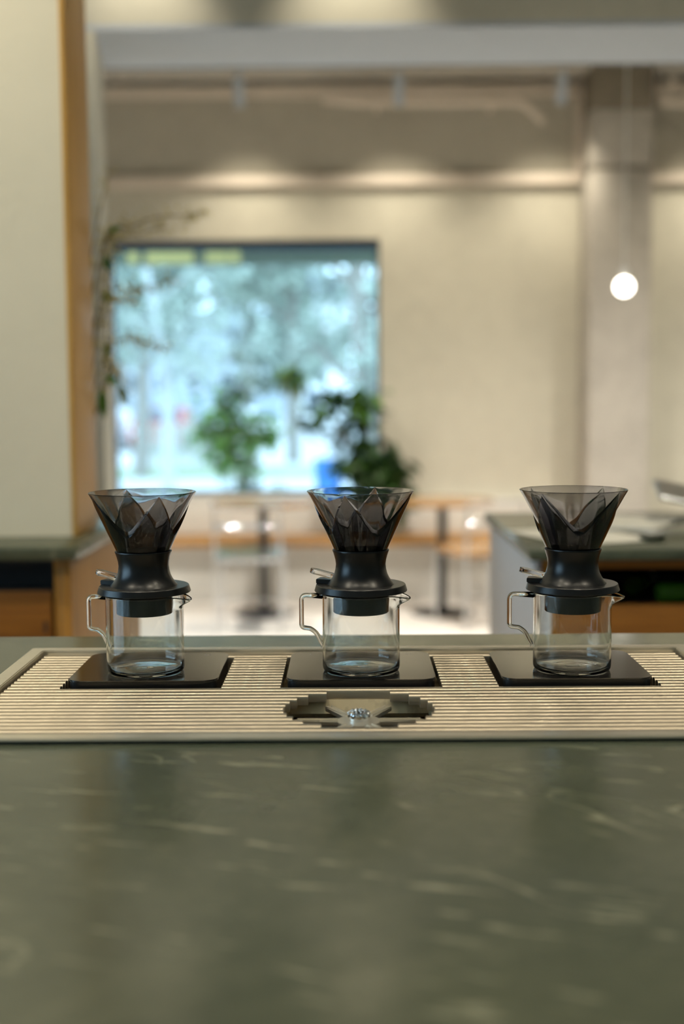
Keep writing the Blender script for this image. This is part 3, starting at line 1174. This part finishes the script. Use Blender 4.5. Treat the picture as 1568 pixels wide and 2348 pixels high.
def cafe_table(x, y, label):
    t = thing('cafe_table', label, 'table', (x, y, 0), 0)
    lathe('top', [(0, .722), (.325, .722), (.34, .730), (.34, .744), (.336, .748), (0, .748)], 'wood_t', t, 56)
    lathe('post', [(0, .018), (.030, .018), (.030, .7), (.06, .7215), (0, .7215)], 'black_metal', t, 24)
    lathe('foot', [(0, .001), (.205, .001), (.205, .010), (.19, .015), (.035, .03), (0, .03)], 'black_metal', t, 40)


cafe_table(-.561, 8.04, 'round oak cafe table on a black pedestal beside the chair with a pale seat')
cafe_table(.612, 8.05, 'round oak cafe table on a black pedestal beside the chair with a wooden seat')


def chair(x, y, rz, seat_mat, label):
    """tubular steel chair; faces local +Y"""
    t = thing('cafe_chair', label, 'chair', (x, y, 0), rz)
    r = .0095
    for s in (-1, 1):
        tube('leg', fillet([(s * .195, -.20, .002), (s * .195, -.20, .46), (s * .195, -.225, .78)], .06), r, 'chair_metal', t, 10)
        tube('leg', fillet([(s * .195, .19, .002), (s * .195, .19, .448)], .0), r, 'chair_metal', t, 10)
        tube('seat_rail', [(s * .195, -.20, .452), (s * .195, .199, .452)], r, 'chair_metal', t, 10)
    tube('back_top_rail', [(-.195, -.225, .78), (.195, -.225, .78)], r, 'chair_metal', t, 10)
    tube('backrest', catmull([(-.19, -.214, .66), (-.13, -.245, .66), (0, -.262, .66), (.13, -.245, .66), (.19, -.214, .66)], 5), .013, 'chair_metal', t, 12)
    bm = prism_bm(rrect(-.205, .205, -.20, .21, .05, 5), .4625, .4925)
    bmesh.ops.bevel(bm, geom=[e for e in bm.edges if abs(e.verts[0].co.z - e.verts[1].co.z) < 1e-6], offset=.010, segments=3, affect='EDGES')
    bmesh.ops.rotate(bm, verts=bm.verts[:], cent=(0, .2, .475), matrix=Matrix.Rotation(math.radians(2.2), 3, 'X'))
    mesh('seat', bm, seat_mat, t, 50)
    tube('stretcher', [(-.195, -.20, .22), (.195, -.20, .22)], .007, 'chair_metal', t, 8)


chair(-.60, 7.46, 0, 'silver', 'tubular chrome cafe chair with a pale glossy seat')
chair(.80, 7.62, math.radians(24), 'wood_t', 'tubular chrome cafe chair with a wooden seat and backrest')

# ------------------------------------------------------------------ big leafy plant by the window


def leafy_plant(name, label, loc, pot_r, pot_h, stems, leafmat, leaves_per, L, seed, top_clusters):
    rg = random.Random(seed)
    t = thing(name, label, 'plant', loc)
    lathe('pot', [(0, 0), (pot_r * .78, 0), (pot_r, pot_h), (pot_r * .92, pot_h), (pot_r * .88, pot_h - .02), (0, pot_h - .025)], 'terracotta', t, 32)
    for (sx, sz, spread, cnt, mt) in top_clusters:
        b0 = Vector((rg.uniform(-.03, .03), rg.uniform(-.03, .03), pot_h - .03))
        b1 = Vector((sx, rg.uniform(-.08, .06), sz))
        mid = (b0 + b1) / 2 + Vector((rg.uniform(-.05, .05), rg.uniform(-.04, .04), .08))
        pts = catmull([b0, mid, b1], 6)
        bm = bmesh.new()
        tube_into(bm, pts, [.0055 - .0035 * i / len(pts) for i in range(len(pts))], 6)
        st = mesh('stem', bm, 'bark', t, 60)
        bm = bmesh.new()
        for _ in range(cnt):
            o = b1 + Vector((rg.gauss(0, spread), rg.gauss(0, spread * .6), rg.gauss(0, spread)))
            d = Vector((rg.uniform(-1, 1), rg.uniform(-1, 1), rg.uniform(-.8, .7)))
            ll = L * rg.uniform(.7, 1.2)
            leaf_into(bm, o, d, Vector((rg.uniform(-.4, .4), rg.uniform(-.4, .4), 1)), ll, ll * .55)
        lf = mesh('foliage', bm, mt, st, 60, False)
        lf['kind'] = 'stuff'
    return t


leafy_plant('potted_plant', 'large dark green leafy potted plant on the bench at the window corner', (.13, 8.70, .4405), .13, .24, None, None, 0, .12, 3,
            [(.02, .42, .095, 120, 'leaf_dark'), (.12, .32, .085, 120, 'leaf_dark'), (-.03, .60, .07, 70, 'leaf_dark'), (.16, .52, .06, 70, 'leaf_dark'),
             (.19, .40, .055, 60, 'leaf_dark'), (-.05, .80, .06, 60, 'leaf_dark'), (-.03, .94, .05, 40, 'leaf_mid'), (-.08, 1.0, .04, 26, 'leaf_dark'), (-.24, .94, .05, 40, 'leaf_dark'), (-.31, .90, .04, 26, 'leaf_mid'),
             (-.36, .84, .04, 16, 'leaf_mid'), (-.48, 1.12, .035, 26, 'leaf_mid'), (-.53, 1.09, .03, 14, 'leaf_yellow'), (-.44, .78, .03, 16, 'leaf_dark'), (-.20, .72, .045, 26, 'leaf_dark'), (-.14, .52, .05, 30, 'leaf_dark'), (.22, .28, .05, 50, 'leaf_dark')])

# ------------------------------------------------------------------ outdoors
GZ = -.30
struct(box('ground', -60, 60, 9.25, 27, GZ - .1, GZ, 'pavement'))
o = box('lawn', -60, 60, 27.001, 31, GZ - .1, GZ + .02, 'grass')
struct(o)
struct(box('road', -80, 80, 31.001, 130, GZ - .1, GZ - .01, 'pavement'))

leafy_plant('outdoor_shrub', 'bright green bushy shrub in a tall planter outside the window', (-.89, 9.85, GZ + .0005), .22, .75, None, None, 0, .13, 8,
            [(0, 1.42, .10, 80, 'leaf_green'), (-.14, 1.50, .09, 60, 'leaf_green'), (.13, 1.48, .08, 56, 'leaf_green'), (-.04, 1.70, .08, 60, 'leaf_mid'),
             (.06, 1.85, .07, 36, 'leaf_pale'), (.24, 1.42, .04, 34, 'leaf_green'), (-.27, 1.46, .04, 26, 'leaf_green'), (0, 1.20, .09, 50, 'leaf_mid'), (-.10, 1.28, .07, 50, 'leaf_green'), (.08, 1.08, .06, 30, 'leaf_pale')])
rg = random.Random(11)
t = thing('grass_tuft', 'small upright grass tuft in a low pot outside the window', 'plant', (-.55, 9.80, GZ + .0005))
lathe('pot', [(0, 0), (.08, 0), (.10, .86), (.09, .86), (.085, .83), (0, .83)], 'terracotta', t, 24)
for k in range(9):
    bm = bmesh.new()
    leaf_into(bm, Vector((rg.uniform(-.03, .03), rg.uniform(-.03, .03), .82)), Vector((rg.uniform(-.35, .35), rg.uniform(-.3, .3), 1)), Vector((0, -1, 0)), rg.uniform(.15, .26), .035)
    mesh('blade', bm, 'leaf_mid', t, 60, False)

# awning outside, seen through the top of the window
t = thing('shop_awning', 'dark green awning box with pale yellow panels outside the window top', 'awning', (-.77, 9.7, 2.46))
box('box', -1.80, 1.6, 9.70, 9.95, 2.462, 2.80, 'awning', t, .004)
box('panel', -1.70, -1.62, 9.693, 9.6995, 2.47, 2.60, 'awning_y', t)
box('panel', -1.56, -1.19, 9.692, 9.6995, 2.466, 2.62, 'awning_y', t)
box('panel', -1.10, -.93, 9.692, 9.6995, 2.466, 2.66, 'awning_y', t)
box('panel', -.92, -.83, 9.692, 9.6995, 2.466, 2.66, 'awning_y', t)
for x in (-1.78, 1.55):
    box('bracket', x, x + .03, 9.205, 9.6995, 2.60, 2.63, 'awning', t)


def tree(name, label, x, y, h, crown_r, crown_z, mt_leaf, mt_bark, trunk_r, seed, nleaf=2200, lean=(0, 0), leafL=.16, group='trees across the street'):
    rg = random.Random(seed)
    t = thing(name, label, 'tree', (x, y, GZ + .02), 0, group)
    top = Vector((lean[0], lean[1], h))
    pts = catmull([Vector((0, 0, -.02)), Vector((lean[0] * .2 + rg.uniform(-.1, .1), 0, h * .35)), Vector((lean[0] * .6, lean[1] * .6, h * .7)), top], 6)
    n = len(pts)
    bm = bmesh.new()
    tube_into(bm, pts, [trunk_r * (1 - .75 * i / n) for i in range(n)], 9)
    trunk = mesh('trunk', bm, mt_bark, t, 60)
    tips = []
    for k in range(16):
        f = rg.uniform(.35, .98)
        b0 = pts[int(f * (n - 1))]
        a = rg.uniform(0, 2 * math.pi)
        ln = crown_r * rg.uniform(.6, 1.05)
        b1 = b0 + Vector((math.cos(a) * ln, math.sin(a) * ln, rg.uniform(.1, .7) * ln))
        mid = (b0 + b1) / 2 + Vector((0, 0, -.1 * ln + rg.uniform(0, .3) * ln))
        bp = catmull([b0, mid, b1], 5)
        bm = bmesh.new()
        tube_into(bm, bp, [trunk_r * .32 * (1 - .8 * i / len(bp)) for i in range(len(bp))], 6)
        # twigs
        for _ in range(5):
            s = bp[rg.randrange(3, len(bp))]
            e = s + Vector((rg.uniform(-1, 1), rg.uniform(-1, 1), rg.uniform(-.3, 1))) * crown_r * .35
            tube_into(bm, [s, (s + e) / 2 + Vector((0, 0, .05)), e], [trunk_r * .09, trunk_r * .06, trunk_r * .03], 5)
            tips.append((s, e))
        mesh('branch', bm, mt_bark, trunk, 60)
    bm = bmesh.new()
    for _ in range(nleaf):
        s, e = tips[rg.randrange(len(tips))]
        u = rg.uniform(.1, 1.15)
        p = s.lerp(e, u) + Vector((rg.gauss(0, 1), rg.gauss(0, 1), rg.gauss(0, 1))) * crown_r * .10
        d = Vector((rg.uniform(-1, 1), rg.uniform(-1, 1), rg.uniform(-1, .4)))
        ll = leafL * rg.uniform(.6, 1.3)
        leaf_into(bm, p, d, Vector((rg.uniform(-1, 1), rg.uniform(-1, 1), 1)), ll, ll * .6)
    fo = mesh('foliage', bm, mt_leaf, t, 60, False)
    fo['kind'] = 'stuff'
    return t


tree('street_tree', 'tree with a dark slanting trunk close outside the window', .42, 16, 5.2, 1.3, 3, 'leaf_pale', 'bark', .20, 21, 700, (-.55, 0))
tree('street_tree', 'slim pale barked tree with thin spring leaves across the street', -3.0, 20.5, 5.6, 1.6, 3, 'leaf_pale', 'bark_pale', .11, 22, 1500, (-.5, 0))
tree('street_tree', 'broad grey green tree across the street behind the shrub', -4.6, 27.3, 6.6, 2.0, 4, 'leaf_far', 'bark', .2, 23, 3000, leafL=.24)
tree('street_tree', 'bushy pale tree between the fence and the white house', -1.5, 33.6, 6.8, 2.3, 4, 'leaf_pale', 'bark', .2, 24, 3400, leafL=.27)
tree('street_tree', 'tall airy tree standing behind the parked red car', -8.8, 48.5, 10.5, 2.9, 5, 'leaf_pale', 'bark', .26, 25, 3600, leafL=.36)
tree('street_tree', 'tall leafy tree standing on the near side of the white house', 2.2, 44, 9.0, 2.6, 5, 'leaf_far', 'bark', .26, 26, 3200, leafL=.32)
tree('street_tree', 'distant full green tree beyond the road on the fence side', -5.0, 62, 11.0, 3.8, 5, 'leaf_far', 'bark', .3, 27, 4200, leafL=.5)
tree('street_tree', 'distant full green tree beyond the road past the red car', -13.5, 74, 13.0, 4.6, 5, 'leaf_far', 'bark', .34, 28, 4600, leafL=.6)
tree('street_tree', 'small round green tree at the kerb before the parked cars', -2.6, 54, 6.0, 1.9, 4, 'leaf_far', 'bark', .2, 29, 2400, leafL=.34)

# white house
t = thing('white_house', 'tall white rendered house with slate roof behind the street trees', 'house', (-1.6, 88, GZ))
box('wall', -3.4, .1, 85.0, 93.0, GZ - .009, 8.1, 'house', t)
bm = bmesh.new()
vs_ = [bm.verts.new(p) for p in ((-3.9, 84.5, 8.1), (.6, 84.5, 8.1), (.6, 93.5, 8.1), (-3.9, 93.5, 8.1), (-3.9, 89, 10.4), (.6, 89, 10.4))]
for f in ((0, 1, 5, 4), (2, 3, 4, 5), (3, 0, 4), (1, 2, 5), (3, 2, 1, 0)):
    bm.faces.new([vs_[i] for i in f])
shift(bm, t)
mesh('roof', bm, 'roof', t)
for x in (-2.9, -1.2):
    for z in (.8, 3.6):
        w = box('window', x, x + .95, 84.95, 84.999, z, z + 1.3, 'house_d', t)
        box('pane', x + .08, x + .87, 84.93, 84.949, z + .08, z + 1.22, 'window_dark', w)
box('string_course', -3.4, .1, 84.9, 84.999, 5.2, 5.45, 'fence', t)
t = thing('grey_house', 'low blue grey house with slate roof standing far behind the trees', 'house', (6, 112, GZ))
box('wall', -24, -6, 108.0, 118.0, GZ - .009, 6.0, 'house_d', t)
bm = bmesh.new()
vs_ = [bm.verts.new(p) for p in ((-24.5, 107.5, 6.0), (-5.5, 107.5, 6.0), (-5.5, 118.5, 6.0), (-24.5, 118.5, 6.0), (-24.5, 113, 9.5), (-5.5, 113, 9.5))]
for f in ((0, 1, 5, 4), (2, 3, 4, 5), (3, 0, 4), (1, 2, 5), (3, 2, 1, 0)):
    bm.faces.new([vs_[i] for i in f])
shift(bm, t)
mesh('roof', bm, 'roof', t)
for k in range(6):
    w = box('window', -22.5 + 2.8 * k, -21.2 + 2.8 * k, 107.95, 107.999, 2.0, 3.8, 'house', t)
    box('pane', -22.4 + 2.8 * k, -21.3 + 2.8 * k, 107.93, 107.949, 2.1, 3.7, 'window_dark', w)

# picket fence
t = thing('picket_fence', 'pale wooden picket fence beside the lawn across the street', 'fence', (-3.6, 29.5, GZ))
for z in (.1, .62):
    box('rail', -5.0, -2.2, 29.53, 29.57, z, z + .08, 'fence', t)
fx = box('picket', -5.0, -4.89, 29.50, 29.528, GZ + .02, .85, 'fence', t)
for k in range(1, 18):
    o = link('picket', fx.data, t)
    o.location = (k * .16, 0, 0)


def car(x, y, rz, paint, label):
    t = thing('parked_car', label, 'car', (x, y, GZ - .009), rz)
    prof_ = [(-2.1, .30), (-2.1, .75), (-1.95, .92), (-1.35, .98), (-.75, 1.42), (.75, 1.45), (1.45, .98), (2.05, .86), (2.12, .60), (2.1, .30)]
    bm = bmesh.new()
    A = [bm.verts.new((-.86, px_, z)) for px_, z in prof_]
    B = [bm.verts.new((.86, px_, z)) for px_, z in prof_]
    n = len(prof_)
    for i in range(n):
        j = (i + 1) % n
        bm.faces.new((A[i], A[j], B[j], B[i]))
    bm.faces.new(A)
    bm.faces.new(B[::-1])
    bmesh.ops.bevel(bm, geom=bm.edges[:], offset=.06, segments=2, affect='EDGES')
    body = mesh('body', bm, paint, t, 40)
    bm = bmesh.new()
    q = [bm.verts.new(p) for p in ((-.72, -1.33, 1.0), (.72, -1.33, 1.0), (.62, -.84, 1.37), (-.62, -.84, 1.37))]
    bm.faces.new(q)
    bmesh.ops.translate(bm, verts=bm.verts[:], vec=(0, -.03, .03))
    g = mesh('windscreen', bm, 'window_dark', body)
    m = g.modifiers.new('thick', 'SOLIDIFY')
    m.thickness = .01
    for s in (-1, 1):
        box('headlight', s * .62 - .16, s * .62 + .16, -2.14, -2.095, .62, .80, 'car_white', t, .02, world=False)
        for yy in (-1.35, 1.35):
            bm = lathe_bm([(0, -.1), (.25, -.1), (.31, -.08), (.31, .08), (.25, .1), (0, .1)], 24)
            bmesh.ops.rotate(bm, verts=bm.verts[:], cent=(0, 0, 0), matrix=Matrix.Rotation(math.pi / 2, 3, 'Y'))
            bmesh.ops.translate(bm, verts=bm.verts[:], vec=(s * .80, yy, .312))
            mesh('wheel', bm, 'tyre', t, 40)
    return t


car(-6.4, 43, 0, 'car_red', 'red parked car seen head on across the road')
car(-8.7, 43.5, 0, 'car_white', 'white parked car beside the red one across the road')
car(-4.1, 43.5, 0, 'car_white', 'white parked car by the lawn across the road')
t = thing('wheelie_bin', 'blue plastic wheelie bin standing on the pavement outside', 'bin', (-.33, 20.5, GZ + .0005))
bm = bmesh.new()
q = box_into(bm, -.24, .24, -.28, .28, .05, .74)
for v in q[:4]:
    v.co.x *= .8
    v.co.y *= .8
bmesh.ops.bevel(bm, geom=bm.edges[:], offset=.03, segments=2, affect='EDGES')
mesh('body', bm, 'blue', t, 40)
box('lid', -.27, .27, -.31, .31, .742, .80, 'car_white', t, .02, world=False)
for s in (-1, 1):
    bm = lathe_bm([(0, -.03), (.09, -.03), (.10, 0), (.09, .03), (0, .03)], 20)
    bmesh.ops.rotate(bm, verts=bm.verts[:], cent=(0, 0, 0), matrix=Matrix.Rotation(math.pi / 2, 3, 'Y'))
    bmesh.ops.translate(bm, verts=bm.verts[:], vec=(s * .22, .22, .10))
    mesh('wheel', bm, 'tyre', t, 40)
